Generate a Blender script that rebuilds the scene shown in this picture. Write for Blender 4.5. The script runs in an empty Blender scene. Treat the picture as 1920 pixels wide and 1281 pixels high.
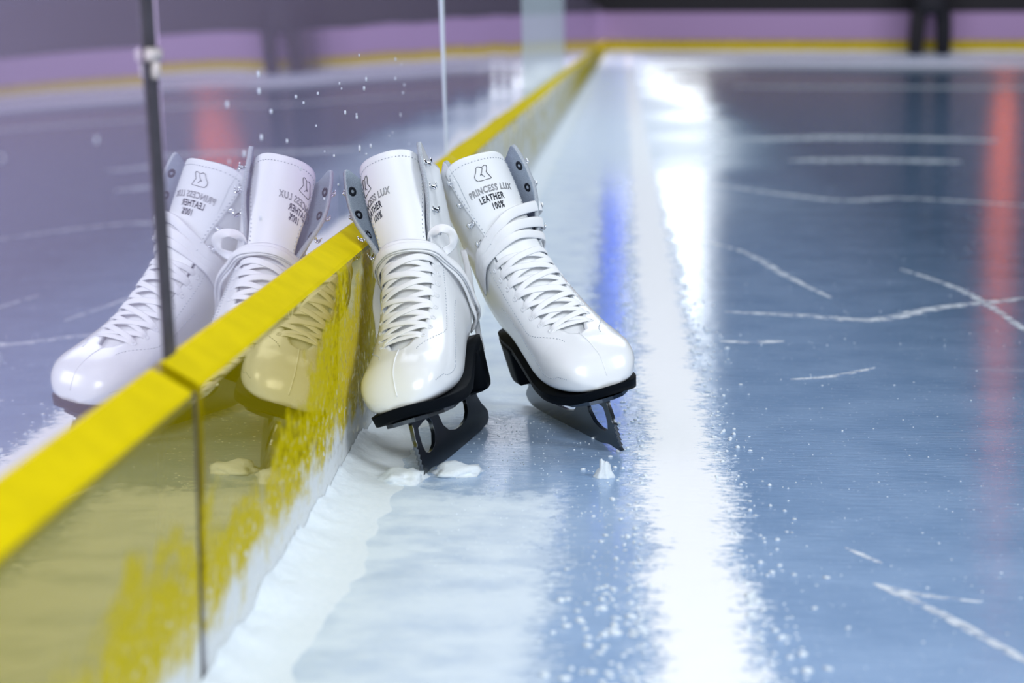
import bpy, bmesh, math, random
from mathutils import Vector, Matrix, noise
random.seed(7)
C = bpy.context.scene.collection
SC = bpy.context.scene
PI = math.pi

# ------------------------------------------------------------------ camera
CAM_X, CAM_H, FPX = 0.271, 0.39, 3700.0
pitch = math.atan(590.5 / FPX)
yaw = math.atan(210 / math.hypot(FPX, 590.5))
cam = bpy.data.cameras.new('camera')
cam.sensor_width = 36.0
cam.lens = FPX / 1920 * 36.0
cam.clip_start = 0.02
cam.clip_end = 200
cam.dof.use_dof = True
cam.dof.focus_distance = 1.85
cam.dof.aperture_fstop = 5.6
cam.dof.aperture_blades = 0
co = bpy.data.objects.new('camera', cam)
C.objects.link(co)
co.location = (CAM_X, 0, CAM_H)
co.rotation_euler = (PI / 2 - pitch, 0, yaw)
SC.camera = co

# ------------------------------------------------------------------ world, lamps, exposure
w = bpy.data.worlds.new('arena_dark')
SC.world = w
w.use_nodes = True
w.node_tree.nodes['Background'].inputs[0].default_value = (0.055, 0.075, 0.11, 1)
w.node_tree.nodes['Background'].inputs[1].default_value = 0.22


def area(name, loc, target, size, size_y, power, col):
    l = bpy.data.lights.new(name, 'AREA')
    l.shape = 'RECTANGLE'
    l.size, l.size_y, l.energy, l.color = size, size_y, power, col
    o = bpy.data.objects.new(name, l)
    C.objects.link(o)
    o.location = loc
    o.rotation_euler = (Vector(target) - Vector(loc)).to_track_quat('-Z', 'Y').to_euler()
    return o


area('side_lamp_near', (3.2, 0.2, 2.2), (0.1, 1.9, 0.1), 1.4, 1.4, 74, (0.90, 0.95, 1.0))
area('front_lamp_near', (0.22, -1.8, 1.9), (0.15, 1.9, 0.1), 1.4, 1.4, 95, (0.90, 0.95, 1.0))
area('ceiling_lamp_near', (0.9, 0.6, 4.2), (0.2, 2.0, 0), 1.6, 1.6, 8, (0.88, 0.94, 1.0))
area('ceiling_lamp_over', (2.2, 6.5, 6.0), (0.8, 5.5, 0), 4.0, 5.0, 262, (0.84, 0.92, 1.0))
area('ceiling_lamp_mid', (3.0, 14.0, 7.0), (3.0, 14.0, 0), 7.0, 7.0, 330, (0.84, 0.90, 1.0))
area('ceiling_lamp_far', (4.5, 22.0, 6.0), (4.5, 29.0, 0.2), 8.0, 3.0, 640, (0.95, 0.88, 1.0))
# coloured show lamps hung beyond the far boards: seen only as streaks in the ice
area('blue_stage_lamp', (0.13, 31.0, 3.0), (0.27, 1.0, 0.3), 0.22, 1.8, 12, (0.10, 0.16, 1.0))
area('orange_stage_lamp', (6.15, 31.0, 3.0), (0.27, 1.0, 0.3), 0.28, 2.0, 6, (1.0, 0.17, 0.04))
area('white_back_lamp', (1.02, 31.0, 3.6), (0.3, 4.0, 0.0), 1.1, 3.2, 85, (0.92, 0.97, 1.0))

SC.view_settings.view_transform = 'Standard'
SC.view_settings.look = 'None'
SC.view_settings.gamma = 1.0
SC.view_settings.use_curve_mapping = False
SC.view_settings.exposure = 0.0


# ------------------------------------------------------------------ material helpers
def new_mat(name):
    m = bpy.data.materials.new(name)
    m.use_nodes = True
    nt = m.node_tree
    return m, nt, nt.nodes['Principled BSDF'], nt.nodes['Material Output']


def N(nt, typ, **kw):
    n = nt.nodes.new(typ)
    for k, v in kw.items():
        if k in ('operation', 'blend_type', 'data_type', 'interpolation_type', 'noise_dimensions', 'feature', 'wave_type', 'clamp'):
            setattr(n, k, v)
        else:
            n.inputs[k].default_value = v
    return n


def L(nt, a, b):
    nt.links.new(a, b)


def coords(nt, scale=(1, 1, 1)):
    g = nt.nodes.new('ShaderNodeNewGeometry')
    mp = nt.nodes.new('ShaderNodeMapping')
    mp.inputs['Scale'].default_value = scale
    L(nt, g.outputs['Position'], mp.inputs['Vector'])
    return mp.outputs[0]


def tex_noise(nt, scale, detail=4, stretch=(1, 1, 1), rough=0.55):
    n = nt.nodes.new('ShaderNodeTexNoise')
    n.inputs['Scale'].default_value = scale
    n.inputs['Detail'].default_value = detail
    n.inputs['Roughness'].default_value = rough
    L(nt, coords(nt, stretch), n.inputs['Vector'])
    return n.outputs['Fac']


def math_n(nt, op, a, b=None, c=None, clamp=False):
    n = nt.nodes.new('ShaderNodeMath')
    n.operation = op
    n.use_clamp = clamp
    for i, v in enumerate((a, b, c)):
        if v is None:
            continue
        if isinstance(v, (int, float)):
            n.inputs[i].default_value = v
        else:
            L(nt, v, n.inputs[i])
    return n.outputs[0]


def smooth(nt, v, a, b, lo=0.0, hi=1.0):
    n = nt.nodes.new('ShaderNodeMapRange')
    n.interpolation_type = 'SMOOTHSTEP'
    L(nt, v, n.inputs['Value'])
    n.inputs['From Min'].default_value, n.inputs['From Max'].default_value = a, b
    n.inputs['To Min'].default_value, n.inputs['To Max'].default_value = lo, hi
    return n.outputs[0]


def mixcol(nt, fac, a, b):
    n = nt.nodes.new('ShaderNodeMix')
    n.data_type = 'RGBA'
    if isinstance(fac, (int, float)):
        n.inputs[0].default_value = fac
    else:
        L(nt, fac, n.inputs[0])
    for i, v in ((6, a), (7, b)):
        if isinstance(v, tuple):
            n.inputs[i].default_value = (*v, 1)
        else:
            L(nt, v, n.inputs[i])
    return n.outputs[2]


def bump(nt, h, strength, dist, target):
    b = nt.nodes.new('ShaderNodeBump')
    b.inputs['Strength'].default_value = strength
    b.inputs['Distance'].default_value = dist
    L(nt, h, b.inputs['Height'])
    L(nt, b.outputs[0], target)
    return b


def simple(name, col, rough=0.5, metal=0.0, spec=0.5, coat=0.0, nscale=0, nstr=0.0, ndist=0.0005, cvar=0.0):
    m, nt, p, o = new_mat(name)
    p.inputs['Base Color'].default_value = (*col, 1)
    p.inputs['Roughness'].default_value = rough
    p.inputs['Metallic'].default_value = metal
    p.inputs['Specular IOR Level'].default_value = spec
    p.inputs['Coat Weight'].default_value = coat
    p.inputs['Coat Roughness'].default_value = 0.12
    if nscale:
        n = tex_noise(nt, nscale, 4)
        if nstr:
            bump(nt, n, nstr, ndist, p.inputs['Normal'])
        if cvar:
            L(nt, mixcol(nt, smooth(nt, n, 0.3, 0.7), tuple(c * (1 - cvar) for c in col), col), p.inputs['Base Color'])
    return m


M = {}
M['leather'] = simple('white_leather', (0.84, 0.86, 0.88), 0.30, spec=0.5, coat=0.45, nscale=900, nstr=0.12, ndist=0.0003)
M['tongue'] = simple('white_tongue_leather', (0.86, 0.88, 0.90), 0.42, spec=0.45, nscale=700, nstr=0.1, ndist=0.0003)
M['lining'] = simple('grey_felt_lining', (0.36, 0.43, 0.52), 0.9, nscale=1500, nstr=0.4, ndist=0.0006, cvar=0.35)
M['edge'] = simple('raw_leather_edge', (0.55, 0.60, 0.66), 0.85, nscale=1800, nstr=0.5, ndist=0.0006, cvar=0.4)
M['lace'] = simple('white_woven_lace', (0.88, 0.89, 0.91), 0.85, spec=0.25, nscale=1600, nstr=0.35, ndist=0.0004)
M['black'] = simple('black_sole_rubber', (0.003, 0.0045, 0.007), 0.55, spec=0.06, nscale=400, nstr=0.15, ndist=0.0003)
M['steel'] = simple('dark_polished_steel', (0.13, 0.145, 0.165), 0.25, metal=1.0, nscale=300, nstr=0.05, ndist=0.0003)
M['chrome'] = simple('bright_chrome', (0.80, 0.82, 0.85), 0.15, metal=1.0, nscale=300)
M['enamel'] = simple('white_enamel_eyelet', (0.78, 0.80, 0.83), 0.3, nscale=300)
M['rivet'] = simple('dark_rivet', (0.02, 0.025, 0.035), 0.3, metal=0.6, nscale=200)
M['stitch'] = simple('grey_stitch', (0.42, 0.46, 0.52), 0.8, nscale=400)
M['print'] = simple('dark_foil_print', (0.05, 0.055, 0.07), 0.28, metal=0.6, nscale=400)
M['gasket'] = simple('dark_grey_gasket', (0.075, 0.065, 0.085), 0.6, nscale=60, cvar=0.4)
M['cloth_black'] = simple('black_cloth', (0.006, 0.008, 0.012), 0.8, nscale=60)
M['cloth_grey'] = simple('charcoal_cloth', (0.012, 0.012, 0.015), 0.8, nscale=60)
M['skin'] = simple('skin', (0.55, 0.36, 0.28), 0.5, nscale=60)
M['hair'] = simple('dark_hair', (0.02, 0.015, 0.012), 0.5, nscale=60)
M['dark_board'] = simple('black_barrier', (0.004, 0.005, 0.007), 0.7, nscale=20)
M['clip'] = simple('pale_plastic_clip', (0.75, 0.66, 0.66), 0.4, nscale=60)


def glossy_board(name, col, tint, lo, hi, wave=0.0, f0=0.0):
    """Polished plastic: coloured body under a reflection that grows towards grazing view."""
    m, nt, p, o = new_mat(name)
    nt.nodes.remove(p)
    d = nt.nodes.new('ShaderNodeBsdfDiffuse')
    d.inputs[0].default_value = (*col, 1)
    g = nt.nodes.new('ShaderNodeBsdfGlossy')
    g.inputs[0].default_value = (*tint, 1)
    g.inputs['Roughness'].default_value = 0.02
    lw = nt.nodes.new('ShaderNodeLayerWeight')
    lw.inputs[0].default_value = 0.5
    f = smooth(nt, lw.outputs['Facing'], f0, 0.95, lo, hi)
    mx = nt.nodes.new('ShaderNodeMixShader')
    L(nt, f, mx.inputs[0])
    L(nt, d.outputs[0], mx.inputs[1])
    L(nt, g.outputs[0], mx.inputs[2])
    L(nt, mx.outputs[0], o.inputs[0])
    if wave:
        n = tex_noise(nt, 1.6, 1)
        b = bump(nt, n, 1.0, wave, g.inputs['Normal'])
    return m, nt, d, g, f, mx, o


M['lilac'] = glossy_board('lilac_board_plastic', (0.80, 0.62, 0.90), (0.95, 0.93, 1.0), 0.04, 0.86, 0.003)[0]
M['white_board'] = glossy_board('white_board_plastic', (0.84, 0.92, 0.97), (0.95, 0.97, 1.0), 0.04, 0.36, 0.002)[0]
M['pink_board'] = glossy_board('pinkish_board_plastic', (0.40, 0.29, 0.47), (0.93, 0.92, 1.0), 0.04, 0.6)[0]


def kick_material():
    m, nt, d, g, f, mx, o = glossy_board('yellow_kick_plastic', (0.34, 0.265, 0.0), (1.0, 0.86, 0.50), 0.05, 0.56, 0.0012, 0.40)
    sep = nt.nodes.new('ShaderNodeSeparateXYZ')
    L(nt, coords(nt), sep.inputs[0])
    y, z = sep.outputs[1], sep.outputs[2]
    # dull patches and frost near the ice: no shine, snow-lit yellow painted brighter
    n1 = tex_noise(nt, 17, 5, (1, 0.8, 1.1), 0.62)
    n2 = tex_noise(nt, 110, 4, (1, 0.8, 1), 0.6)
    lim = math_n(nt, 'MULTIPLY_ADD', n1, 0.22, -0.008)
    lim = math_n(nt, 'ADD', lim, smooth(nt, y, 1.35, 1.75, 0.0, 0.07))
    dull = smooth(nt, math_n(nt, 'SUBTRACT', lim, z), -0.012, 0.020)
    dull = math_n(nt, 'MULTIPLY', dull, smooth(nt, n2, 0.30, 0.5, 0.35, 1.0))
    keep = math_n(nt, 'SUBTRACT', 1.0, math_n(nt, 'MULTIPLY', dull, 0.9))
    L(nt, math_n(nt, 'MULTIPLY', f, keep), mx.inputs[0])
    frost = math_n(nt, 'MULTIPLY', dull, smooth(nt, n2, 0.56, 0.66))
    n3 = tex_noise(nt, 30, 6, (1, 0.8, 1.2), 0.65)
    zf = math_n(nt, 'SUBTRACT', math_n(nt, 'MULTIPLY_ADD', n3, 0.085, 0.004), z)
    frost = math_n(nt, 'MULTIPLY', frost, smooth(nt, z, 0.03, 0.10, 1.0, 0.12))
    frost = math_n(nt, 'MAXIMUM', frost, smooth(nt, zf, -0.012, 0.020))
    frost = math_n(nt, 'MAXIMUM', frost, math_n(nt, 'MULTIPLY', math_n(nt, 'MULTIPLY', smooth(nt, y, 1.8, 2.6, 0.0, 0.9), smooth(nt, y, 7, 12, 1.0, 0.0)), smooth(nt, n1, 0.34, 0.52)))
    L(nt, mixcol(nt, frost, mixcol(nt, dull, (0.34, 0.265, 0.0), (0.60, 0.48, 0.004)), (0.76, 0.80, 0.84)), d.inputs[0])
    return m


M['kick'] = kick_material()
M['kick_edge'] = simple('matte_yellow_edge', (0.74, 0.585, 0.0), 0.7, spec=0.02, nscale=30, cvar=0.1)


def ice_material():
    m, nt, p, o = new_mat('rink_ice')
    pos = coords(nt)
    sep = nt.nodes.new('ShaderNodeSeparateXYZ')
    L(nt, pos, sep.inputs[0])
    x, y = sep.outputs[0], sep.outputs[1]
    wob = tex_noise(nt, 9, 5, (1, 1, 1), 0.6)
    fine = tex_noise(nt, 60, 6, (1.0, 1.0, 1), 0.65)
    cross = tex_noise(nt, 70, 5, (0.45, 2.2, 1), 0.6)
    big = tex_noise(nt, 0.55, 4, (1, 1, 1), 0.55)
    xw = math_n(nt, 'ADD', x, math_n(nt, 'MULTIPLY_ADD', wob, 0.05, -0.025))
    grain = tex_noise(nt, 130, 4, (0.9, 1.2, 1), 0.7)
    xf = math_n(nt, 'ADD', xw, math_n(nt, 'MULTIPLY_ADD', cross, 0.024, -0.012))
    xf = math_n(nt, 'ADD', xf, math_n(nt, 'ADD', math_n(nt, 'MULTIPLY_ADD', grain, 0.06, -0.03), math_n(nt, 'MULTIPLY_ADD', fine, 0.05, -0.025)))
    # rough border of frosted ice beside the boards
    border = smooth(nt, xf, 0.205, 0.24, 1.0, 0.0)
    patchy = tex_noise(nt, 15, 7, (0.8, 1.0, 1), 0.66)
    border = math_n(nt, 'MULTIPLY', border, smooth(nt, patchy, 0.32, 0.62, 0.58, 1.0))
    # bare wet patch under the skates
    px_ = math_n(nt, 'MULTIPLY', math_n(nt, 'SUBTRACT', xf, 0.17), 8.0)
    py_ = math_n(nt, 'MULTIPLY', math_n(nt, 'SUBTRACT', math_n(nt, 'ADD', y, math_n(nt, 'MULTIPLY_ADD', fine, 0.2, -0.1)), 1.80), 5.0)
    rr_ = math_n(nt, 'ADD', math_n(nt, 'MULTIPLY', px_, px_), math_n(nt, 'MULTIPLY', py_, py_))
    border = math_n(nt, 'MULTIPLY', border, smooth(nt, rr_, 0.45, 1.1, 0.22, 1.0))
    # ridge of white scraped snow left parallel to the boards
    d = math_n(nt, 'ABSOLUTE', math_n(nt, 'SUBTRACT', xf, 0.325))
    ridge = smooth(nt, d, 0.022, 0.046, 1.0, 0.0)
    # cloudy frost far out
    ycl = smooth(nt, y, 3.4, 6.5)
    xcl = smooth(nt, math_n(nt, 'ADD', x, math_n(nt, 'MULTIPLY_ADD', big, 1.2, -0.6)), 0.30, 0.85, 1.0, 0.0)
    cloud = math_n(nt, 'MULTIPLY', math_n(nt, 'MULTIPLY', ycl, xcl), 0.85)
    far = math_n(nt, 'MULTIPLY', smooth(nt, y, 15, 20), smooth(nt, tex_noise(nt, 0.5, 3, (0.3, 1.6, 1)), 0.40, 0.62, 0.0, 0.7))
    frost = math_n(nt, 'MAXIMUM', math_n(nt, 'MAXIMUM', border, ridge), math_n(nt, 'MAXIMUM', cloud, far))
    streak = smooth(nt, tex_noise(nt, 7, 5, (0.5, 2.0, 1), 0.6), 0.60, 0.75, 0.0, 0.16)
    speck = smooth(nt, tex_noise(nt, 260, 2, (0.8, 1.3, 1)), 0.66, 0.74, 0.0, 0.55)
    frost = math_n(nt, 'ADD', frost, math_n(nt, 'MAXIMUM', streak, speck), clamp=True)
    near = mixcol(nt, smooth(nt, wob, 0.3, 0.7), (0.23, 0.36, 0.57), (0.30, 0.44, 0.66))
    clear = mixcol(nt, smooth(nt, wob, 0.3, 0.7), (0.09, 0.16, 0.27), (0.14, 0.22, 0.36))
    base = mixcol(nt, smooth(nt, x, 0.45, 0.95), near, clear)  # deeper blue away from the boards paints in the open ice's dark reflection
    white = mixcol(nt, ridge, (0.70, 0.79, 0.87), (0.97, 0.98, 0.99))
    L(nt, mixcol(nt, frost, base, white), p.inputs['Base Color'])
    p.inputs['IOR'].default_value = 1.31
    rough = math_n(nt, 'MULTIPLY_ADD', frost, 0.36, 0.10)
    L(nt, rough, p.inputs['Roughness'])
    h = math_n(nt, 'ADD', math_n(nt, 'MULTIPLY', cross, 0.6), math_n(nt, 'MULTIPLY', fine, math_n(nt, 'MULTIPLY_ADD', frost, 1.2, 0.15)))
    bump(nt, h, 0.22, 0.004, p.inputs['Normal'])
    return m


M['ice'] = ice_material()


def snow_mat():
    m, nt, p, o = new_mat('packed_snow')
    n = tex_noise(nt, 220, 5)
    L(nt, mixcol(nt, n, (0.66, 0.75, 0.82), (0.82, 0.87, 0.91)), p.inputs['Base Color'])
    p.inputs['Roughness'].default_value = 0.55
    p.inputs['Subsurface Weight'].default_value = 0.0
    bump(nt, n, 0.4, 0.002, p.inputs['Normal'])
    return m


M['snow'] = snow_mat()


def scratch_mat():
    m, nt, p, o = new_mat('snow_filled_scratch')
    n = tex_noise(nt, 45, 5, (1, 1, 1), 0.7)
    p.inputs['Base Color'].default_value = (0.80, 0.86, 0.92, 1)
    p.inputs['Roughness'].default_value = 0.5
    L(nt, smooth(nt, n, 0.36, 0.60, 0.0, 0.8), p.inputs['Alpha'])
    return m


M['scratch'] = scratch_mat()


# ------------------------------------------------------------------ object helpers
def link(o, parent=None):
    C.objects.link(o)
    if parent:
        o.parent = parent
    return o


def obj_bm(name, bm, mats, parent=None, smooth_=True):
    me = bpy.data.meshes.new(name)
    bm.normal_update()
    bm.to_mesh(me)
    bm.free()
    for m in (mats if isinstance(mats, (list, tuple)) else [mats]):
        me.materials.append(m)
    if smooth_:
        for p in me.polygons:
            p.use_smooth = True
    return link(bpy.data.objects.new(name, me), parent)


def empty(name, loc=(0, 0, 0)):
    o = bpy.data.objects.new(name, None)
    o.empty_display_size = 0.05
    o.location = loc
    return link(o)


def tag(o, label, cat, group=None, kind=None):
    o['label'], o['category'] = label, cat
    if group:
        o['group'] = group
    if kind:
        o['kind'] = kind
    return o


def box(bm, x0, x1, y0, y1, z0, z1, mi=0):
    vs = [bm.verts.new(p) for p in ((x0, y0, z0), (x1, y0, z0), (x1, y1, z0), (x0, y1, z0), (x0, y0, z1), (x1, y0, z1), (x1, y1, z1), (x0, y1, z1))]
    for f in ((0, 3, 2, 1), (4, 5, 6, 7), (0, 1, 5, 4), (1, 2, 6, 5), (2, 3, 7, 6), (3, 0, 4, 7)):
        bm.faces.new([vs[i] for i in f]).material_index = mi
    return vs


def sweep(bm, pts, nrm, width, thick, taper=None, mi=0, twist=None):
    """Flat ribbon with a rounded section along pts; nrm = outward normal per point."""
    rings = []
    n = len(pts)
    for i in range(n):
        t = (pts[min(i + 1, n - 1)] - pts[max(i - 1, 0)]).normalized()
        u = nrm[i] - t * nrm[i].dot(t)
        u = u.normalized() if u.length > 1e-6 else t.orthogonal().normalized()
        s = t.cross(u)
        if twist:
            R = Matrix.Rotation(twist[i], 3, t)
            u, s = R @ u, R @ s
        wd = width * (taper[i] if taper else 1) * 0.5
        h = thick * 0.5
        ring = []
        for a, b in ((-1, 0), (-0.8, 0.8), (-0.3, 1.0), (0.3, 1.0), (0.8, 0.8), (1, 0), (0.8, -0.8), (0, -1), (-0.8, -0.8)):
            ring.append(bm.verts.new(pts[i] + s * wd * a + u * h * b))
        rings.append(ring)
    k = len(rings[0])
    for i in range(n - 1):
        for j in range(k):
            bm.faces.new((rings[i][j], rings[i][(j + 1) % k], rings[i + 1][(j + 1) % k], rings[i + 1][j])).material_index = mi
    for r in (rings[0][::-1], rings[-1]):
        bm.faces.new(r).material_index = mi


def tube(bm, pts, r, k=8, closed=False):
    n = len(pts)
    rings = []
    for i in range(n):
        a = pts[(i - 1) % n] if closed else pts[max(i - 1, 0)]
        b = pts[(i + 1) % n] if closed else pts[min(i + 1, n - 1)]
        t = (b - a).normalized()
        u = t.orthogonal().normalized() if i == 0 else (u - t * u.dot(t)).normalized()
        s = t.cross(u)
        rr = r[i] if isinstance(r, (list, tuple)) else r
        rings.append([bm.verts.new(pts[i] + (u * math.cos(2 * PI * j / k) + s * math.sin(2 * PI * j / k)) * rr) for j in range(k)])
    for i in range(n if closed else n - 1):
        for j in range(k):
            bm.faces.new((rings[i][j], rings[i][(j + 1) % k], rings[(i + 1) % n][(j + 1) % k], rings[(i + 1) % n][j]))
    if not closed:
        bm.faces.new(rings[0][::-1])
        bm.faces.new(rings[-1])


def catmull(pts, sub):
    out = []
    n = len(pts)
    for i in range(n - 1):
        p0, p1, p2, p3 = pts[max(i - 1, 0)], pts[i], pts[i + 1], pts[min(i + 2, n - 1)]
        for k in range(sub):
            t = k / sub
            out.append(0.5 * ((2 * p1) + (p2 - p0) * t + (2 * p0 - 5 * p1 + 4 * p2 - p3) * t * t + (3 * p1 - p0 - 3 * p2 + p3) * t ** 3))
    out.append(pts[-1])
    return out


def sstep(a, b, v):
    t = min(1, max(0, (v - a) / (b - a)))
    return t * t * (3 - 2 * t)


# ------------------------------------------------------------------ the rink: ice
FAR = 29.0
bm = bmesh.new()
v = [bm.verts.new(p) for p in ((-0.3, -3, 0), (18, -3, 0), (18, FAR + 0.3, 0), (-0.3, FAR + 0.3, 0))]
bm.faces.new(v).material_index = 0
scr = [
    ([(0.422, 3.633), (0.488, 3.437), (0.529, 3.139), (0.576, 2.861)], 0.014),
    ([(0.415, 2.716), (0.515, 2.686), (0.611, 2.651), (0.715, 2.77), (0.89, 2.901)], 0.030),
    ([(0.725, 3.22), (0.77, 3.021), (0.79, 2.817), (0.796, 2.479)], 0.014),
    ([(0.488, 4.974), (0.748, 4.525), (0.924, 4.577), (1.196, 4.374)], 0.045),
    ([(0.702, 6.953), (1.09, 7.109), (1.57, 6.935)], 0.26),
    ([(0.76, 5.846), (0.984, 5.906), (1.26, 5.827)], 0.16),
    ([(0.452, 1.366), (0.478, 1.341), (0.519, 1.324)], 0.008),
    ([(0.452, 1.366), (0.486, 1.297), (0.532, 1.175)], 0.010),
    ([(0.395, 2.457), (0.434, 2.45), (0.475, 2.461)], 0.022),
    ([(0.442, 1.463), (0.464, 1.419)], 0.006),
    ([(0.459, 2.187), (0.509, 2.21), (0.564, 2.27)], 0.012),
    ([(1.0, 13.2), (3.0, 13.0), (6.5, 13.6)], 0.5),
    ([(0.6, 20.5), (4.0, 20.9), (9.0, 20.4)], 2.2),
]
for pl, wd in scr:
    pts = catmull([Vector((a, b, 0)) for a, b in pl], 10)
    prev = None
    for i, p in enumerate(pts):
        t = (pts[min(i + 1, len(pts) - 1)] - pts[max(i - 1, 0)]).normalized()
        s = Vector((-t.y, t.x, 0))
        k = wd * 0.5 * (0.15 + 0.85 * math.sin(PI * min(1, max(0.03, i / (len(pts) - 1)))) ** 0.5) * (0.8 + 0.4 * random.random())
        row = [bm.verts.new(p - s * k + Vector((0, 0, 0.0003))), bm.verts.new(p + Vector((0, 0, 0.0008))), bm.verts.new(p + s * k + Vector((0, 0, 0.0003)))]
        if prev:
            for j in (0, 1):
                bm.faces.new((prev[j], row[j], row[j + 1], prev[j + 1])).material_index = 1
        prev = row
bmesh.ops.recalc_face_normals(bm, faces=bm.faces)
floor = obj_bm('floor', bm, [M['ice'], M['scratch']])
for p in floor.data.polygons:
    if p.normal.z < 0:
        p.flip()
tag(floor, 'glossy blue rink ice with white frosted border and skate scratches', 'ice', kind='structure')

# ------------------------------------------------------------------ left boards
KX = 0.028          # face of the kick plate
PX = 0.004          # face of the upper panels where they meet the ledge
bm = bmesh.new()
box(bm, -0.14, -0.07, -1.5, FAR, 0.0, 0.66)
wall_left = obj_bm('wall_left', bm, M['dark_board'], smooth_=False)
tag(wall_left, 'long glossy lilac dasher board running along the left of the ice', 'rink board', kind='structure')
LEAN = math.radians(1.7)


def panel(y0, y1, mat, lean, rotz=0.0, x=PX, name='panel'):
    b = bmesh.new()
    L2 = (y1 - y0) / 2
    vs = box(b, -0.02, 0, -L2, L2, -0.02, 0.40)
    bmesh.ops.bevel(b, geom=b.edges[:], offset=0.0006, segments=1, affect='EDGES')
    o = obj_bm(name, b, mat, wall_left, smooth_=False)
    o.location = (x, (y0 + y1) / 2, 0.197)
    o.rotation_euler = (0, -lean, rotz)
    return o


panel(-1.4, 1.126, M['lilac'], math.radians(2.3))
panel(1.154, 2.985, M['lilac'], math.radians(1.6))
panel(2.995, 5.29, M['lilac'], math.radians(1.0))
panel(5.30, 9.0, M['white_board'], math.radians(1.0))
for a in range(5):
    panel(9.01 + a * 4.0, 13.0 + a * 4.0 - 0.01 if a < 4 else FAR - 0.02, M['lilac'], math.radians(0.8))
# seam gaskets
b = bmesh.new()
box(b, -0.022, 0.001, -0.013, 0.013, -0.015, 0.42)
g = obj_bm('seam_gasket', b, M['gasket'], wall_left, smooth_=False)
g.location = (PX, 1.140, 0.197)
g.rotation_euler = (0, -math.radians(2.1), 0)
b = bmesh.new()
box(b, -0.022, 0.001, -0.010, 0.010, -0.015, 0.42)
g = obj_bm('seam_gasket', b, M['white_board'], wall_left, smooth_=False)
g.location = (PX, 2.99, 0.197)
g.rotation_euler = (0, -math.radians(1.1), 0)
# joint clip on the near seam
b = bmesh.new()
box(b, 0.0, 0.003, -0.017, 0.017, 0.0, 0.008)
box(b, 0.0, 0.004, -0.006, 0.006, -0.010, 0.0)
bmesh.ops.bevel(b, geom=b.edges[:], offset=0.001, segments=2, affect='EDGES')
g = obj_bm('joint_clip', b, M['clip'], wall_left)
g.location = (PX - 0.0060, 1.140, 0.370)
# drops of melt water
b = bmesh.new()
for i in range(46):
    yy = random.uniform(1.62, 2.5) if i < 34 else random.uniform(0.8, 1.6)
    zz = random.uniform(0.23, 0.37)
    r = random.uniform(0.0007, 0.0016)
    xx = PX - (zz - 0.197) * math.tan(math.radians(1.6 if yy > 1.14 else 2.3)) + 0.0004
    mat = Matrix.Translation((xx, yy, zz)) @ Matrix.Diagonal((0.5, 1.0, random.uniform(1.2, 2.8), 1))
    bmesh.ops.create_icosphere(b, subdivisions=1, radius=r, matrix=mat)
dr = obj_bm('water_droplets', b, M['snow'], wall_left)
dr['kind'] = 'stuff'

# kick plate
b = bmesh.new()
box(b, -0.10, -0.04, -1.5, FAR, 0.0, 0.17)
trim = obj_bm('trim_1', b, M['dark_board'], smooth_=False)
tag(trim, 'yellow kick plate with bright bevelled top edge along the left board', 'kick plate', kind='structure')
prof = [(-0.020, 0.0), (KX, 0.0), (KX, 0.1795), (KX - 0.0008, 0.1830), (KX - 0.0030, 0.1855), (PX + 0.0015, 0.1972), (PX - 0.001, 0.1976), (-0.020, 0.1976)]


def kick(y0, y1):
    b = bmesh.new()
    rows = [[b.verts.new((px, yy, pz)) for px, pz in prof] for yy in (y0, y1)]
    k = len(prof)
    for j in range(k):
        b.faces.new((rows[0][j], rows[1][j], rows[1][(j + 1) % k], rows[0][(j + 1) % k])).material_index = 1 if 3 <= j <= 6 else 0
    b.faces.new(rows[0][::-1])
    b.faces.new(rows[1])
    bmesh.ops.recalc_face_normals(b, faces=b.faces)
    return obj_bm('kick_plate_section', b, [M['kick'], M['kick_edge']], trim, smooth_=False)


kick(-1.45, 1.094)
kick(1.116, 2.99)
kick(2.995, 5.29)
kick(5.30, FAR - 0.02)
b = bmesh.new()
box(b, -0.01, KX - 0.003, 1.094, 1.116, 0.0, 0.180)
g = obj_bm('seam_gasket', b, M['gasket'], trim, smooth_=False)

# far boards
b = bmesh.new()
box(b, -0.2, 18, FAR, FAR + 0.08, 0.20, 0.60)
wall_back = obj_bm('wall_back', b, M['pink_board'], smooth_=False)
tag(wall_back, 'blurred pinkish lilac dasher board across the far end of the rink', 'rink board', kind='structure')
b = bmesh.new()
box(b, -0.2, 18, FAR - 0.02, FAR + 0.06, 0.0, 0.20)
o = obj_bm('kick_plate', b, M['kick'], wall_back, smooth_=False)
b = bmesh.new()
box(b, -0.3, 18, FAR - 0.01, FAR + 0.12, 0.60, 1.35)
obj_bm('top_barrier', b, M['dark_board'], wall_back, smooth_=False)

# snow pushed against the kick plate
b = bmesh.new()
ys = []
yy = 0.55
while yy < FAR - 0.1:
    ys.append(yy)
    yy += 0.006 if yy < 3 else 0.03 if yy < 8 else 0.2
prev = None
for yy in ys:
    a = noise.fractal(Vector((yy * 9, 3.1, 0)), 1.0, 2.0, 5)
    wd = 0.055 + 0.022 * a
    hh = 0.013 + 0.008 * noise.fractal(Vector((yy * 11, 8.1, 0)), 1.0, 2.0, 5)
    wd, hh = max(0.02, wd), max(0.004, hh)
    row = []
    for j in range(15):
        u = j / 14
        zz = hh * (1 - u) ** 2.2 * (1 + 0.30 * noise.fractal(Vector((yy * 60, u * 5, 1)), 1.0, 2.0, 4) + 0.16 * noise.fractal(Vector((yy * 260, u * 22, 4)), 1.0, 2.0, 3)) - (0.001 if j == 14 else 0)
        row.append(b.verts.new((KX + 0.0003 + wd * u, yy, zz)))
    if prev:
        for j in range(14):
            b.faces.new((prev[j], row[j], row[j + 1], prev[j + 1]))
    prev = row
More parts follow.
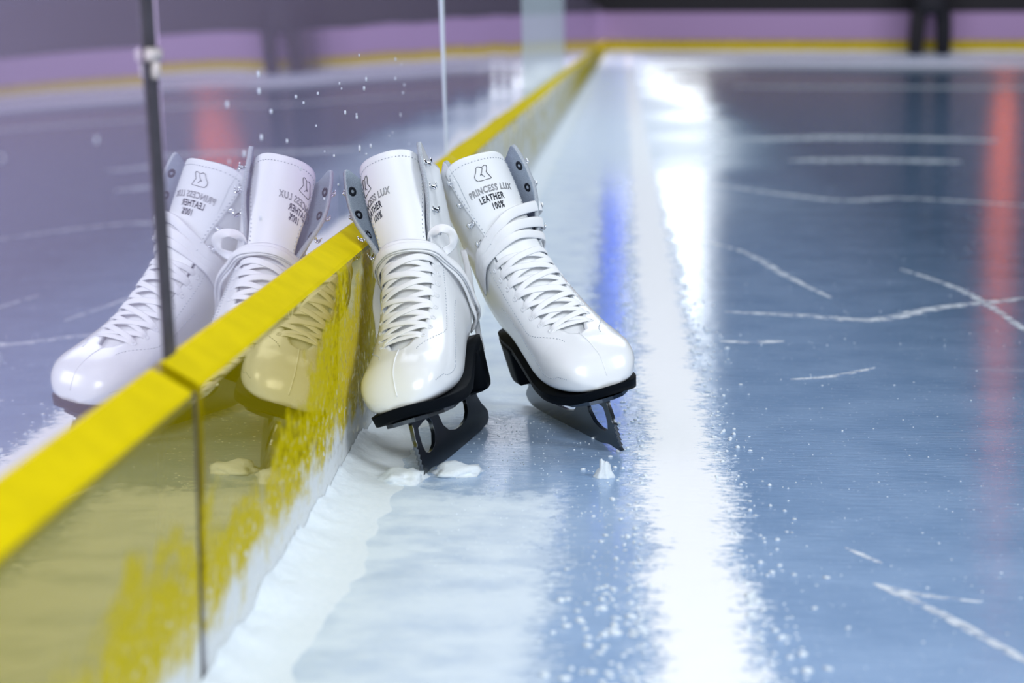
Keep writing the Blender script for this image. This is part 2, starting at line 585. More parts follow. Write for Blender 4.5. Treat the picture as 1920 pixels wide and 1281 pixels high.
bmesh.ops.recalc_face_normals(b, faces=b.faces)
snow = obj_bm('snow_bank', b, M['snow'])
tag(snow, 'low bank of scraped snow along the foot of the yellow kick plate', 'snow', kind='stuff')

# loose ice chips
b = bmesh.new()


def chip(x, y, r):
    m = Matrix.Translation((x, y, r * 0.25)) @ Matrix.Rotation(random.random() * 6, 4, 'Z') @ Matrix.Diagonal((random.uniform(0.7, 1.5), random.uniform(0.6, 1.2), random.uniform(0.3, 0.8), 1))
    bmesh.ops.create_icosphere(b, subdivisions=1, radius=r, matrix=m)


for i in range(1100):
    y = 0.85 * (6.5 / 0.85) ** random.random()
    s = random.choice((-1, 1))
    chip(0.325 + s * (0.03 + abs(random.gauss(0, 0.022))), y, random.uniform(0.0008, 0.0026))
for i in range(250):
    chip(0.325 + random.choice((-1, -1, 1)) * (0.034 + abs(random.gauss(0, 0.03))), random.uniform(0.76, 1.35), random.uniform(0.0010, 0.0036))
for i in range(520):
    y = 0.9 * (6.0 / 0.9) ** random.random()
    chip(random.uniform(0.36, 0.36 + 0.26 * y), y, random.uniform(0.0004, 0.0012))
for i in range(420):
    chip(random.uniform(0.125, 0.27), random.uniform(1.3, 1.95), random.uniform(0.0003, 0.0010))
chips = obj_bm('ice_chips', b, M['snow'])
tag(chips, 'fine loose ice chips sprinkled over the rink ice', 'ice chips', kind='stuff')


def clump(loc, sx, sy, sz, seed, label, peak=0.0):
    b = bmesh.new()
    bmesh.ops.create_icosphere(b, subdivisions=3, radius=1)
    for vv in b.verts:
        q = vv.co.copy()
        d = 1 + 0.45 * noise.fractal(q * 1.6 + Vector((seed, 0, 0)), 1.0, 2.0, 3)
        z = max(-0.15, q.z) * d
        r = (1 - 0.55 * peak * max(0, q.z))
        vv.co = Vector((q.x * sx * d * r, q.y * sy * d * r, z * sz))
    o = obj_bm('snow_clump', b, M['snow'])
    o.location = loc
    tag(o, label, 'snow', 'snow clumps by the blades')
    return o


clump((0.257, 1.691, 0.001), 0.008, 0.008, 0.016, 2.0, 'small pointed snow clump on bare ice in front of the right skate', 1.0)
clump((0.082, 1.672, 0.001), 0.020, 0.022, 0.008, 5.0, 'flat snow clump on the ice left of the left skate blade tip')
clump((0.128, 1.700, 0.001), 0.022, 0.020, 0.008, 9.0, 'flat snow clump on the ice just right of the left skate blade tip')

# ------------------------------------------------------------------ figure skates
F_ = [(.254, .074), (.252, .086), (.244, .101), (.228, .112), (.205, .120), (.180, .132), (.158, .150), (.140, .173), (.128, .196), (.120, .217), (.114, .238), (.109, .258), (.105, .276), (.102, .294)]
B_ = [(.252, .068), (.244, .0655), (.230, .064), (.208, .063), (.180, .063), (.150, .066), (.115, .075), (.070, .088), (.025, .094), (-.002, .115), (-.002, .150), (.004, .190), (.004, .225), (.002, .262)]
W_ = [.012, .027, .0375, .0435, .0455, .0440, .0410, .0385, .0360, .0345, .0345, .0355, .0365, .0375]
G_ = [0, 0, 0, 0, 0.008, .0195, .0240, .0260, .0268, .0255, .0250, .0250, .0255, .0260]
PB = [.75, .6, .5, .45, .45, .45, .5, .6, .75, .85, .9, .9, .9, .9]


def interp(arr, t):
    t = min(max(t, 0), len(arr) - 1)
    i = min(int(t), len(arr) - 2)
    u = t - i
    g = lambda k: arr[min(max(k, 0), len(arr) - 1)]
    if isinstance(arr[0], tuple):
        return tuple(cr(g(i - 1)[c], g(i)[c], g(i + 1)[c], g(i + 2)[c], u) for c in (0, 1))
    return cr(g(i - 1), g(i), g(i + 1), g(i + 2), u)


def cr(p0, p1, p2, p3, t):
    return 0.5 * (2 * p1 + (p2 - p0) * t + (2 * p0 - 5 * p1 + 4 * p2 - p3) * t * t + (3 * p1 - p0 - 3 * p2 + p3) * t ** 3)


BEND = 0.0


def shell0(t, a):
    fx, fz = interp(F_, t)
    bx, bz = interp(B_, t)
    w = max(0.002, interp(W_, t))
    pb = interp(PB, t)
    c, s = math.cos(a), math.sin(a)
    cc = math.copysign(abs(c) ** (0.85 if c > 0 else pb), c)
    ss = math.copysign(abs(s) ** 0.8, s)
    mx, mz = (fx + bx) / 2, (fz + bz) / 2
    ux, uz = (fx - bx) / 2, (fz - bz) / 2
    # ankle hollow behind the malleoli, slim achilles
    z = mz + uz * cc
    return Vector((mx + ux * cc, w * ss + BEND * max(0, z - 0.1), z))


def gap_angle(t):
    g = max(0.0, interp(G_, t)) if t > 3.95 else 0.0
    w = max(0.002, interp(W_, t))
    return math.asin(min(0.98, (g / w) ** (1 / 0.8))) if g > 0 else 0.0


def make_shell(splay):
    """splay: {+1: (angle_out, length_scale), -1: ...} for the upper flaps."""
    AH = math.radians(78)

    def shell(t, a):
        p = shell0(t, a)
        s = 1 if a > 0 else -1
        if t > 7.6 and abs(a) < AH:
            ang, ln, start = splay[s]
            k = sstep(start, start + 3.4, t)
            hinge = shell0(t, s * AH)
            fx, fz = interp(F_, t)
            bx, bz = interp(B_, t)
            fwd = Vector((fx - bx, 0, fz - bz)).normalized()
            dist = (p - hinge).length * 1.04 * ln
            # the flap keeps its curl at the hinge and runs straight towards its edge
            d = fwd * math.cos(ang) + Vector((0, s, 0)) * math.sin(ang)
            q = hinge + d * dist
            p = p.lerp(q, k)
            p.z += 0.014 * sstep(10.5, 13, t) * (1 - sstep(0.8, AH, abs(a)))
        return p
    return shell


def normal_of(fn, t, a):
    e = 0.02
    du = fn(min(t + e, 13), a) - fn(max(t - e, 0), a)
    dv = fn(t, a + e) - fn(t, a - e)
    n = dv.cross(du)
    n.normalize()
    return n


def tongue_fn(lean, side):
    def T(u, v):
        """u across (-1..1), v along (0..1)."""
        t = 3.9 + 9.1 * v
        fx, fz = interp(F_, t)
        bx, bz = interp(B_, t)
        fwd = Vector((fx - bx, 0, fz - bz)).normalized()
        k = sstep(9.0, 13.0, t)
        c = Vector((fx, 0, fz)) - fwd * (0.0042 - 0.004 * k) + Vector((lean * k, side * k, 0.010 * k))
        R = 0.0325 - 0.0005 * k
        th = u * math.radians(48 + 34 * k)
        y = R * math.sin(th) * 1.05
        back = R * (1 - math.cos(th)) * (0.9)
        up = Vector((0, 0, -0.010 * k * abs(u) ** 3.2))
        q = c + Vector((0, y, 0)) - fwd * back + up
        q.y += BEND * max(0, q.z - 0.1)
        return q
    return T


def tnormal(T, u, v):
    e = 0.01
    n = (T(u + e, v) - T(u - e, v)).cross(T(u, min(1, v + e)) - T(u, max(0, v - e)))
    n.normalize()
    return n if n.x > 0 else -n


SOLE = [(-.0055, .0), (-.002, .015), (.010, .0265), (.035, .0325), (.070, .0340), (.110, .0385), (.150, .0435), (.180, .0458), (.205, .0450), (.225, .0408), (.240, .0335), (.251, .0215), (.2568, .0)]


def sole_half(x):
    for (x0, w0), (x1, w1) in zip(SOLE, SOLE[1:]):
        if x0 <= x <= x1:
            return w0 + (w1 - w0) * (x - x0) / (x1 - x0)
    return 0.0


def sole_top(x):
    best = None
    pts = [(-0.02, .095)] + [(.0, .0945), (.025, .094), (.070, .088), (.115, .075), (.150, .066), (.180, .063), (.208, .063), (.230, .064), (.244, .0655), (.256, .069), (.27, .072)]
    for (x0, z0), (x1, z1) in zip(pts, pts[1:]):
        if x0 <= x <= x1:
            return z0 + (z1 - z0) * (x - x0) / (x1 - x0)
    return .07


def prism_outline(outline, ztop, zbot, taper=1.0, cx=0.0, lip=0.0):
    b = bmesh.new()
    n = len(outline)
    lay = []
    for k, f in ((0, 0.0), (1, 0.12), (2, 0.5), (3, 0.9), (4, 1.0)):
        row = []
        for x, y in outline:
            zt, zb = ztop(x), zbot(x)
            sc = 1 + (taper - 1) * f - (0.03 if k in (4,) else 0)
            row.append(b.verts.new((cx + (x - cx) * sc, y * sc, zt + (zb - zt) * f)))
        lay.append(row)
    for r in range(4):
        for j in range(n):
            b.faces.new((lay[r][j], lay[r][(j + 1) % n], lay[r + 1][(j + 1) % n], lay[r + 1][j]))
    m = n // 2
    for row, flip in ((lay[0], 0), (lay[4], 1)):
        for j in range(1, m):
            f = [row[j - 1] if j > 1 else row[0], row[j], row[n - j], row[(n - j + 1) % n]]
            f = list(dict.fromkeys(f))
            if len(f) >= 3:
                try:
                    b.faces.new(f)
                except ValueError:
                    pass
        f = list(dict.fromkeys([row[m - 1], row[m], row[n - m + 1] if n - m + 1 < n else row[0]]))
        if len(f) >= 3:
            try:
                b.faces.new(f)
            except ValueError:
                pass
    bmesh.ops.recalc_face_normals(b, faces=b.faces)
    return b


def curve_mesh(cu):
    o = bpy.data.objects.new('tmp', cu)
    C.objects.link(o)
    bpy.context.view_layer.update()
    me = bpy.data.meshes.new_from_object(o.evaluated_get(bpy.context.evaluated_depsgraph_get()))
    bpy.data.objects.remove(o)
    return me


def scaled(o, S):
    o.data.transform(Matrix.Scale(S, 4))
    return o


EYE_T = [4.55 + 0.52 * i for i in range(8)]


def build_skate(label, pose, splay, tongue_lean, tongue_side, S, variant, bend, is_right):
    global BEND
    BEND = bend
    x, y, yaw_, roll_, pit_ = pose
    root = empty('figure_skate', (x, y, 0))
    root.rotation_euler = (roll_, pit_, yaw_)
    tag(root, label, 'skate', 'pair of white figure skates')
    parts = []

    def part(name, bm_, mat, parent=root, sm=True):
        o = obj_bm(name, bm_, mat, parent, sm)
        parts.append(o)
        return o

    shell = make_shell(splay)
    # ---- upper
    b = bmesh.new()
    nt_, na = 84, 76
    rows = []
    for i in range(nt_ + 1):
        row = []
        for j in range(na + 1):
            uu = j / na
            edge = min(uu, 1 - uu)
            tm = 13.0 - 1.1 * max(0, 1 - edge / 0.055) ** 2.2
            t = tm * i / nt_
            g = gap_angle(t)
            a = g + (2 * PI - 2 * g) * uu
            if a > PI:
                a -= 2 * PI
            row.append(b.verts.new(shell(t, a if abs(a) > 1e-6 else (1e-6 if uu < 0.5 else -1e-6))))
        rows.append(row)
    for i in range(nt_):
        for j in range(na):
            b.faces.new((rows[i][j], rows[i][j + 1], rows[i + 1][j + 1], rows[i + 1][j]))
    b.faces.new(rows[0][:-1])
    bmesh.ops.remove_doubles(b, verts=b.verts, dist=2e-5)
    bmesh.ops.recalc_face_normals(b, faces=b.faces)
    b.faces.ensure_lookup_table()
    tf = min(b.faces, key=lambda f: (f.calc_center_median() - shell(4.0, 1.4)).length)
    if tf.normal.dot(normal_of(shell, 4.0, 1.4)) < 0:
        bmesh.ops.reverse_faces(b, faces=b.faces)
    up = part('boot_upper', b, [M['leather'], M['lining'], M['edge']])
    md = up.modifiers.new('thickness', 'SOLIDIFY')
    md.thickness, md.offset, md.use_rim = 0.0044 * S, -1, True
    md.material_offset, md.material_offset_rim = 1, 2

    # ---- tongue
    T = tongue_fn(tongue_lean, tongue_side)
    b = bmesh.new()
    rows = [[b.verts.new(T(-1 + 2 * j / 32, i / 60)) for j in range(33)] for i in range(61)]
    for i in range(60):
        for j in range(32):
            b.faces.new((rows[i][j], rows[i][j + 1], rows[i + 1][j + 1], rows[i + 1][j]))
    bmesh.ops.recalc_face_normals(b, faces=b.faces)
    if sum(f.normal.x for f in b.faces) < 0:
        bmesh.ops.reverse_faces(b, faces=b.faces)
    tg = part('tongue', b, [M['tongue'], M['lining'], M['edge']])
    md = tg.modifiers.new('thickness', 'SOLIDIFY')
    md.thickness, md.offset = 0.0034 * S, -1
    md.material_offset, md.material_offset_rim = 1, 2
    # stitching near the tongue rim
    b = bmesh.new()
    path = [(-0.90, 0.55 + 0.385 * k / 18) for k in range(19)] + [(-0.90 + 1.8 * k / 24, 0.955 + 0.0 * k) for k in range(1, 24)] + [(0.90, 0.935 - 0.385 * k / 18) for k in range(19)]
    P3 = catmull([T(u, v_) + tnormal(T, u, v_) * 0.0004 for u, v_ in path], 3)
    acc = 0
    for i in range(len(P3) - 1):
        acc += (P3[i + 1] - P3[i]).length
        if acc > 0.0034:
            acc = 0
            tube(b, [P3[i], (P3[i] + P3[i + 1]) / 2, P3[i].lerp(P3[i + 1], 1.0)], 0.00045, 5)
    part('stitching', b, M['stitch'], tg)

    # ---- printed lettering and emblem
    dT = 0.100

    def place(u_m, v_m):
        """metres across / up from the print's centre to a point on the tongue."""
        vv = 0.800 + v_m / 0.175
        return T(u_m * 21.5, vv), tnormal(T, u_m * 21.5, vv)

    def print_text(body, size, du, dv, outline):
        cu = bpy.data.curves.new('txt', 'FONT')
        cu.body, cu.size, cu.align_x, cu.shear = body, size * 1.06, 'CENTER', 0.18
        cu.space_character = 1.12
        if outline:
            cu.fill_mode, cu.bevel_depth, cu.bevel_resolution = 'NONE', 0.00016, 1
        else:
            cu.offset = 0.00022
        cu.resolution_u = 3
        me = curve_mesh(cu)
        bm_ = bmesh.new()
        bm_.from_mesh(me)
        bpy.data.meshes.remove(me)
        bmesh.ops.subdivide_edges(bm_, edges=[e for e in bm_.edges if e.calc_length() > 0.003], cuts=2)
        for vv in bm_.verts:
            p, n = place(vv.co.x + du, vv.co.y + dv)
            vv.co = p + n * (0.00035 + (vv.co.z if outline else 0))
        return part('lettering', bm_, M['print'], tg)

    print_text('PRINCESS LUX', 0.0076, 0.004 + variant, -0.0020, True)
    print_text('LEATHER', 0.0072, 0.0005 + variant, -0.0095, False)
    print_text('100%', 0.0072, 0.0045 + variant, -0.0168, False)
    em = [(400, 660), (575, 592), (592, 578), (548, 538), (503, 500), (516, 450), (520, 415), (510, 395), (482, 398), (450, 425), (430, 448), (400, 442), (368, 442), (335, 468), (322, 530), (300, 580), (288, 612), (298, 650), (335, 676)]
    inner = [(440, 455), (424, 520), (396, 576), (402, 552), (430, 560), (460, 578), (482, 592)]
    b = bmesh.new()
    for k, (pl, cl) in enumerate(((em, True), (inner, False))):
        pts = []
        for px, py in pl:
            # un-tilt the sketch of the mark and scale it to 17 mm
            ax, ay = (px - 440) / 1464 * 160, (py - 535) / 1281 * 140
            c_, s_ = math.cos(0.36), math.sin(0.36)
            ux, uy = ax * c_ - ay * s_ * 1.0, ax * s_ + ay * c_
            p, n = place(ux / 1850 + 0.003 + variant, -uy / 1850 + 0.0150)
            pts.append(p + n * 0.0004)
        pts = [q for i in range(len(pts) - (0 if cl else 1)) for q in (pts[i], pts[i].lerp(pts[(i + 1) % len(pts)], 0.5))]
        if not cl:
            pts.append(pts[-1])
            pts = pts[:-1]
        tube(b, pts, 0.00032, 5, cl)
    part('emblem', b, M['print'], tg)

    # ---- toe seam, vamp stitching
    b = bmesh.new()
    tube(b, [shell(3.9 - 3.3 * k / 30, 0.0001) + normal_of(shell, 3.9 - 3.3 * k / 30, 0.0001) * 0.0001 for k in range(31)], 0.0006, 6)
    part('toe_seam', b, M['leather'], up)
    for s in (1, -1):
        for path in ([(3.6 + 5.6 * k / 90, s * (0.36 + 0.72 * sstep(3.6, 5.5, 3.6 + 5.6 * k / 90))) for k in range(91)], [(1.9 + 5.4 * k / 80, s * (1.50 + 0.1 * math.sin(k / 14))) for k in range(81)]):
            b = bmesh.new()
            P3 = [shell(t, a) + normal_of(shell, t, a) * 0.0002 for t, a in path]
            for i in range(0, len(P3) - 1, 2):
                tube(b, [P3[i], P3[i].lerp(P3[i + 1], 0.75)], 0.0004, 5)
            part('stitching', b, M['stitch'], up)

    # ---- eyelets, hooks
    def disc(bm_, p, n, r, h, hole=0.0):
        q = n.to_track_quat('Z', 'Y').to_matrix().to_4x4()
        prof_ = [(hole, 0), (hole, h * .7), ((hole + r) / 2, h), (r, h * .5), (r, 0)]
        rr = []
        for k in range(14):
            an = 2 * PI * k / 14
            rr.append([bm_.verts.new(p + q @ Vector((math.cos(an) * a_, math.sin(an) * a_, z_))) for a_, z_ in prof_])
        for k in range(14):
            for j in range(4):
                bm_.faces.new((rr[k][j], rr[(k + 1) % 14][j], rr[(k + 1) % 14][j + 1], rr[k][j + 1]))

    for s in (1, -1):
        for t in EYE_T:
            a = s * (gap_angle(t) + 0.17)
            b = bmesh.new()
            n = normal_of(shell, t, a)
            disc(b, shell(t, a) + n * 0.0001, n, 0.0030, 0.0008, 0.0013)
            part('eyelet', b, M['enamel'], up)
        for t in (9.55, 10.4, 11.25, 12.1):
            a = s * (gap_angle(t) + 0.20)
            p, n = shell(t, a), normal_of(shell, t, a)
            e = (shell(t, a + s * 0.05) - p).normalized()
            b = bmesh.new()
            # hook: a bent strip standing off the outer face
            pts = catmull([p - e * 0.004 + n * 0.0004, p + n * 0.0012, p + e * 0.003 + n * 0.0045, p + e * 0.0005 + n * 0.0068, p - e * 0.004 + n * 0.0064], 4)
            nn = [n] * len(pts)
            sweep(b, pts, nn, 0.0052, 0.0011)
            hk = part('lace_hook', b, M['chrome'], up)
            b = bmesh.new()
            disc(b, p - n * 0.0036, -n, 0.0054, 0.0014, 0.0018)
            part('rivet', b, M['rivet'], up)

    # ---- laces
    def lace(pts_ta, bulge, width=0.0072, name='lace', thick=0.0013, fn=None):
        fn = fn or shell0
        P3, NN = [], []
        for k, (t, a) in enumerate(pts_ta):
            n = normal_of(shell0, t, a)
            P3.append(shell0(t, a) + n * bulge[k])
            NN.append(n)
        bm_ = bmesh.new()
        sweep(bm_, P3, NN, width, thick)
        return part(name, bm_, M['lace'])

    for i in range(7):
        for s in (1, -1):
            t0, t1 = EYE_T[i], EYE_T[i + 1]
            a0, a1 = -s * (gap_angle(t0) + 0.17), s * (gap_angle(t1) + 0.15)
            m = 18
            ta = [(t0 + (t1 - t0) * sstep(-0.1, 1.1, k / m), a0 + (a1 - a0) * k / m) for k in range(m + 1)]
            off = 0.0010 + (0.0013 if (i + (s > 0)) % 2 else 0.0)
            bl = [(-0.0016 + 0.0030 * sstep(0, 0.12, k / m) * sstep(0, 0.12, 1 - k / m)) + off * math.sin(PI * k / m) for k in range(m + 1)]
            jit = random.uniform(0.86, 1.08)
            lace(ta, bl, 0.0068 * jit)
    # bottom bar
    m = 14
    a0 = gap_angle(EYE_T[0]) + 0.17
    lace([(EYE_T[0] - 0.03, -a0 + 2 * a0 * k / m) for k in range(m + 1)], [-0.0014 + 0.0028 * sstep(0, .15, k / m) * sstep(0, .15, 1 - k / m) for k in range(m + 1)])
    if is_right:
        # broad strips running down from the right hooks to the left ones
        for t1, t2, w_ in ((10.35, 9.25, 0.0115), (9.65, 8.95, 0.0110), (9.05, 8.70, 0.0090)):
            g1, g2 = gap_angle(t1), gap_angle(t2)
            v1, v2 = (t1 - 3.9) / 9.1, (t2 - 3.9) / 9.1
            P3, NN = [], []
            for t, a, h in ((t1, g1 + 0.42, 0.0015), (t1, g1 + 0.10, 0.0030)):
                P3.append(shell(t, a) + normal_of(shell, t, a) * h)
                NN.append(normal_of(shell, t, a))
            for u, f in ((0.30, 0.33), (-0.30, 0.66)):
                v_ = v1 + (v2 - v1) * f
                P3.append(T(u, v_) + tnormal(T, u, v_) * 0.0055)
                NN.append(tnormal(T, u, v_))
            for t, a, h in ((t2, -(g2 + 0.10), 0.0034), (t2, -(g2 + 0.45), 0.0030), (t2 - 0.1, -(g2 + 0.85), 0.0020)):
                P3.append(shell(t, a) + normal_of(shell, t, a) * h)
                NN.append(normal_of(shell, t, a))
            bm_ = bmesh.new()
            sweep(bm_, catmull(P3, 8), [q.normalized() for q in catmull(NN, 8)], w_, 0.0016)
            part('lace', bm_, M['lace'])
    else:
        for (tc, am, w_, bo) in ((8.72, 0.16, 0.0135, 0.0055), (8.42, -0.12, 0.0120, 0.0035), (8.58, 0.05, 0.0080, 0.0078)):
            m = 60
            ta = [(tc + am * math.sin(2.2 * PI * k / m + 0.6), -2.6 + 5.2 * k / m) for k in range(m + 1)]
            bl = [bo + 0.0012 * math.sin(k * 0.7) for k in range(m + 1)]
            lace(ta, bl, w_, thick=0.002)

    # ---- outsole and heel
    ol = [(px, -py) for px, py in SOLE] + [(px, py) for px, py in SOLE[-2:0:-1]]
    dens = []
    for i in range(len(ol)):
        p, q = Vector((*ol[i - 1], 0)), Vector((*ol[i], 0))
        r_, s_ = Vector((*ol[(i + 1) % len(ol)], 0)), Vector((*ol[(i + 2) % len(ol)], 0))
        for k in range(4):
            t = k / 4
            v_ = 0.5 * ((2 * q) + (r_ - p) * t + (2 * p - 5 * q + 4 * r_ - s_) * t * t + (3 * q - p - 3 * r_ + s_) * t ** 3)
            dens.append((v_.x, v_.y))
    b = prism_outline(dens, lambda px: sole_top(px) + 0.0012, lambda px: sole_top(px) - 0.0100, 0.975, 0.12)
    so = part('outsole', b, M['black'])
    ho = [(px, py) for px, py in dens if px < 0.060]
    hs = sorted([q for q in ho if q[1] <= 0], key=lambda q: q[0])
    hl = hs + [(0.064, -0.034 + 0.068 * k / 6) for k in range(7)] + [(px, -py) for px, py in hs[::-1] if abs(py) > 1e-5]
    b = prism_outline(hl, lambda px: sole_top(px) - 0.005, lambda px: 0.043, 0.86, 0.034)
    part('heel', b, M['black'])

    # ---- blade
    cu = bpy.data.curves.new('blade', 'CURVE')
    cu.dimensions, cu.fill_mode = '2D', 'BOTH'
    cu.extrude, cu.bevel_depth = 0.0017, 0.0004
    out = [(-.010, .006), (0, .0025), (.03, .0006), (.09, 0), (.16, 0), (.2, .001), (.228, .004), (.238, .0030)]
    for k in range(6):
        out += [(.2545 - .0006 * k, .0030 + .0050 * k), (.2488 - .0005 * k, .0060 + .0050 * k)]
    out += [(.2470, .036), (.2425, .047), (.2415, .0530), (.150, .0545), (.156, .044), (.152, .031), (.138, .0225), (.115, .0185), (.09, .0180), (.068, .0205), (.055, .0265), (.050, .0345), (.052, .0435), (.008, .0435), (.006, .033), (.0, .024), (-.009, .018), (-.0145, .0125)]
    hole = [(.229, .0440), (.205, .0465), (.187, .0460), (.181, .0400), (.184, .030), (.194, .0210), (.208, .0170), (.221, .0165), (.230, .0195), (.2335, .027), (.232, .038)]
    for pl in (out, hole):
        sp = cu.splines.new('POLY')
        sp.points.add(len(pl) - 1)
        for q, (px, pz) in zip(sp.points, pl):
            q.co = (px, pz, 0, 1)
        sp.use_cyclic_u = True
    me = curve_mesh(cu)
    me.transform(Matrix.Rotation(PI / 2, 4, 'X'))
    me.materials.clear()
    bm_ = bmesh.new()
    bm_.from_mesh(me)
    bl_o = part('blade', bm_, M['steel'], sm=False)
    # sole plates, curved plan
    def plate(pl, z0, z1):
        b = bmesh.new()
        n = len(pl)
        a_ = [b.verts.new((px, py, z0(px))) for px, py in pl]
        c_ = [b.verts.new((px, py, z1(px))) for px, py in pl]
        for j in range(n):
            b.faces.new((a_[j], a_[(j + 1) % n], c_[(j + 1) % n], c_[j]))
        b.faces.new(a_[::-1])
        b.faces.new(c_)
        bmesh.ops.recalc_face_normals(b, faces=b.faces)
        part('mounting_plate', b, M['steel'], bl_o, False)
    half = [(.140, .010), (.150, .026), (.170, .033), (.200, .034), (.222, .030), (.238, .018), (.243, .006)]
    plate(half + [(px, -py) for px, py in half[::-1]], lambda px: sole_top(px) - 0.0135, lambda px: sole_top(px) - 0.0098)
    half = [(.006, .010), (.012, .020), (.030, .024), (.050, .022), (.058, .010)]
    plate(half + [(px, -py) for px, py in half[::-1]], lambda px: 0.0408, lambda px: 0.0434)
    for o in parts:
        scaled(o, S)
    return root, shell


S_ = 0.935
RPOSE = (0.1815, 2.012, -1.175, 0.215, 0.0)
LPOSE = (0.1385, 1.914, -1.735, 0.325, 0.0)
R_, shellR = build_skate('white leather figure skate on the right with clear dark lettering on its tongue', RPOSE,
            {1: (0.30, 1.0, 8.0), -1: (-0.10, 1.0, 8.0)}, 0.004, 0.0, S_, -0.005, -0.190, True)
L_, shellL = build_skate('white leather figure skate on the left leaning against the glossy lilac board', LPOSE,
            {1: (0.16, 1.12, 8.0), -1: (0.52, 0.86, 8.2)}, 0.004, 0.0, S_, -0.032, 0.072, False)


# loose lace ends
def strand(parent, pts, nrm, width, aglet=False):
    inv = (Matrix.LocRotScale(parent.location, parent.rotation_euler, None)).inverted()
    P3 = catmull([inv @ Vector(p) for p in pts], 8)
    n0 = inv.to_3x3() @ Vector(nrm)
    b = bmesh.new()
    m = len(P3)
    sweep(b, P3, [n0] * m, width, 0.0016, twist=[0.5 * math.sin(i * 0.33) for i in range(m)])
    o = obj_bm('lace_end', b, M['lace'], parent)
    return o


strand(L_, [(0.038, 1.93, 0.172), (0.035, 1.92, 0.154), (0.032, 1.90, 0.128), (0.035, 1.89, 0.104), (0.037, 1.885, 0.088), (0.0345, 1.88, 0.078)], (0.3, -1, 0.1), 0.0085)
strand(L_, [(0.114, 1.94, 0.1713), (0.1192, 1.93, 0.1528), (0.1234, 1.925, 0.1315), (0.1265, 1.92, 0.1128), (0.1296, 1.92, 0.0941), (0.1333, 1.92, 0.0743)], (0.2, -1, 0.1), 0.0065)
strand(L_, [(0.0915, 1.83, 0.187), (0.0943, 1.822, 0.1989), (0.1027, 1.818, 0.2053), (0.1124, 1.82, 0.2012), (0.1139, 1.826, 0.1896), (0.1056, 1.828, 0.1823)], (0.3, -1, 0.1), 0.0085)


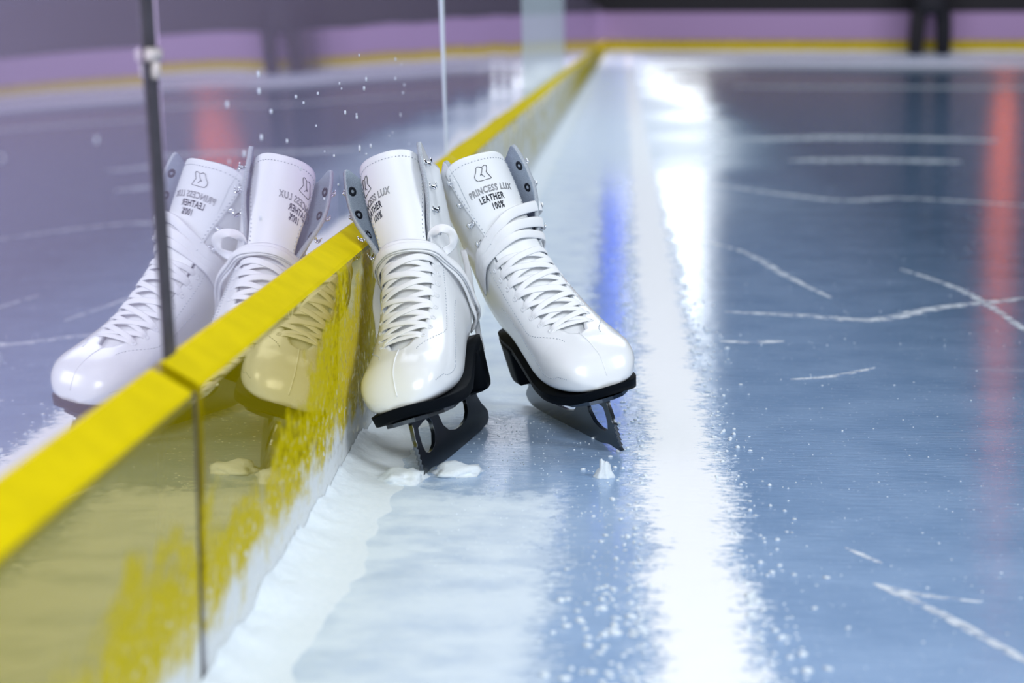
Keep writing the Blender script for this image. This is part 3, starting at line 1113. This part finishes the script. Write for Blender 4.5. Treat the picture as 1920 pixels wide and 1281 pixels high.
# ------------------------------------------------------------------ person far off by the end boards
def person(x, y):
    root = empty('person', (x, y, 0))
    tag(root, 'person in a black coat and dark trousers standing at the far boards', 'person')
    # body: one skinned surface
    J = {'pelvis': (0, 0, .92), 'waist': (0, 0, 1.06), 'chest': (0, .01, 1.28), 'neck': (0, 0, 1.46), 'jaw': (0, -.02, 1.54), 'head': (0, -.01, 1.63), 'crown': (0, .01, 1.72)}
    E = [('pelvis', 'waist'), ('waist', 'chest'), ('chest', 'neck'), ('neck', 'jaw'), ('jaw', 'head'), ('head', 'crown')]
    R = {'pelvis': .15, 'waist': .135, 'chest': .155, 'neck': .06, 'jaw': .07, 'head': .092, 'crown': .06}
    for s, n_ in ((-1, 'l'), (1, 'r')):
        J.update({'hip' + n_: (s * .10, 0, .84), 'knee' + n_: (s * .155, -.03, .48), 'ankle' + n_: (s * .19, .02, .09), 'toe' + n_: (s * .20, -.15, .04),
                  'sh' + n_: (s * .18, 0, 1.41), 'el' + n_: (s * .25, .03, 1.14), 'wr' + n_: (s * .24, -.06, .90), 'palm' + n_: (s * .235, -.08, .82)})
        R.update({'hip' + n_: .105, 'knee' + n_: .072, 'ankle' + n_: .055, 'toe' + n_: .04, 'sh' + n_: .075, 'el' + n_: .052, 'wr' + n_: .034, 'palm' + n_: .034})
        E += [('pelvis', 'hip' + n_), ('hip' + n_, 'knee' + n_), ('knee' + n_, 'ankle' + n_), ('ankle' + n_, 'toe' + n_), ('chest', 'sh' + n_), ('sh' + n_, 'el' + n_), ('el' + n_, 'wr' + n_), ('wr' + n_, 'palm' + n_)]
        for f in range(4):
            fx = s * .235 + (f - 1.5) * 0.004
            J['f%s%d' % (n_, f)] = (fx, -.095 + f * .017, .78)
            J['g%s%d' % (n_, f)] = (fx - s * .012, -.098 + f * .017, .735 + abs(f - 1.3) * .008)
            R['f%s%d' % (n_, f)] = R['g%s%d' % (n_, f)] = .009
            E += [('palm' + n_, 'f%s%d' % (n_, f)), ('f%s%d' % (n_, f), 'g%s%d' % (n_, f))]
        J['t' + n_] = (s * .225, -.125, .80)
        R['t' + n_] = .010
        E.append(('palm' + n_, 't' + n_))
    names = list(J)
    me = bpy.data.meshes.new('body')
    me.from_pydata([J[k] for k in names], [(names.index(a), names.index(c)) for a, c in E], [])
    me.materials.append(M['cloth_grey'])
    o = link(bpy.data.objects.new('body', me), root)
    o.modifiers.new('skin', 'SKIN').use_smooth_shade = True
    for i, k in enumerate(names):
        sv = me.skin_vertices[0].data[i]
        sv.radius = (R[k], R[k] * (0.72 if k in ('chest', 'waist', 'pelvis') else 1))
        sv.use_root = k == 'pelvis'
    o.modifiers.new('sub', 'SUBSURF').levels = 1
    # coat
    b = bmesh.new()
    prof_ = [(1.47, .075, .07), (1.42, .19, .12), (1.30, .215, .15), (1.10, .19, .145), (0.92, .215, .165), (0.72, .235, .18), (0.56, .25, .19), (0.55, .235, .175)]
    rr = [[b.verts.new((px * math.cos(2 * PI * k / 28), py * math.sin(2 * PI * k / 28), z)) for k in range(28)] for z, px, py in prof_]
    for i in range(len(rr) - 1):
        for k in range(28):
            b.faces.new((rr[i][k], rr[i][(k + 1) % 28], rr[i + 1][(k + 1) % 28], rr[i + 1][k]))
    ct = obj_bm('coat', b, M['cloth_black'], root)
    for s in (-1, 1):
        b = bmesh.new()
        tube(b, catmull([Vector((s * .16, 0, 1.40)), Vector((s * .225, .01, 1.30)), Vector((s * .255, .03, 1.12)), Vector((s * .245, -.04, .95))], 5), [.085 - .0022 * i for i in range(16)], 14)
        obj_bm('sleeve', b, M['cloth_black'], ct)
        b = bmesh.new()
        tube(b, catmull([Vector((s * .19, .05, .03)), Vector((s * .19, .02, .10)), Vector((s * .185, 0, .30)), Vector((s * .165, -.02, .60))], 5), [.105 + .001 * i for i in range(16)], 14)
        mt = Matrix.Translation((s * .195, -.06, .045)) @ Matrix.Diagonal((.06, .15, .05, 1))
        bmesh.ops.create_icosphere(b, subdivisions=3, radius=1, matrix=mt)
        obj_bm('trouser_leg', b, M['cloth_black'] if s > 0 else M['cloth_grey'], root)
    # face and hair
    b = bmesh.new()
    bmesh.ops.create_icosphere(b, subdivisions=3, radius=1, matrix=Matrix.Translation((0, -.02, 1.62)) @ Matrix.Diagonal((.083, .098, .118, 1)))
    for vv in b.verts:
        q = vv.co
        d = math.exp(-((q.x / .014) ** 2 + ((q.z - 1.605) / .022) ** 2))
        if q.y < -.05:
            q.y -= .022 * d
            q.y += .010 * (math.exp(-(((abs(q.x) - .032) / .014) ** 2 + ((q.z - 1.637) / .011) ** 2)))
            q.y += .005 * math.exp(-((q.x / .022) ** 2 + ((q.z - 1.562) / .006) ** 2))
    fc = obj_bm('face', b, M['skin'], root)
    for s in (-1, 1):
        b = bmesh.new()
        bmesh.ops.create_icosphere(b, subdivisions=2, radius=1, matrix=Matrix.Translation((s * .084, .0, 1.62)) @ Matrix.Diagonal((.010, .02, .032, 1)))
        obj_bm('ear', b, M['skin'], fc)
    b = bmesh.new()
    bmesh.ops.create_icosphere(b, subdivisions=3, radius=1, matrix=Matrix.Translation((0, .012, 1.655)) @ Matrix.Diagonal((.092, .098, .10, 1)))
    obj_bm('hair', b, M['hair'], root)
    return root


person(4.56, 28.3)
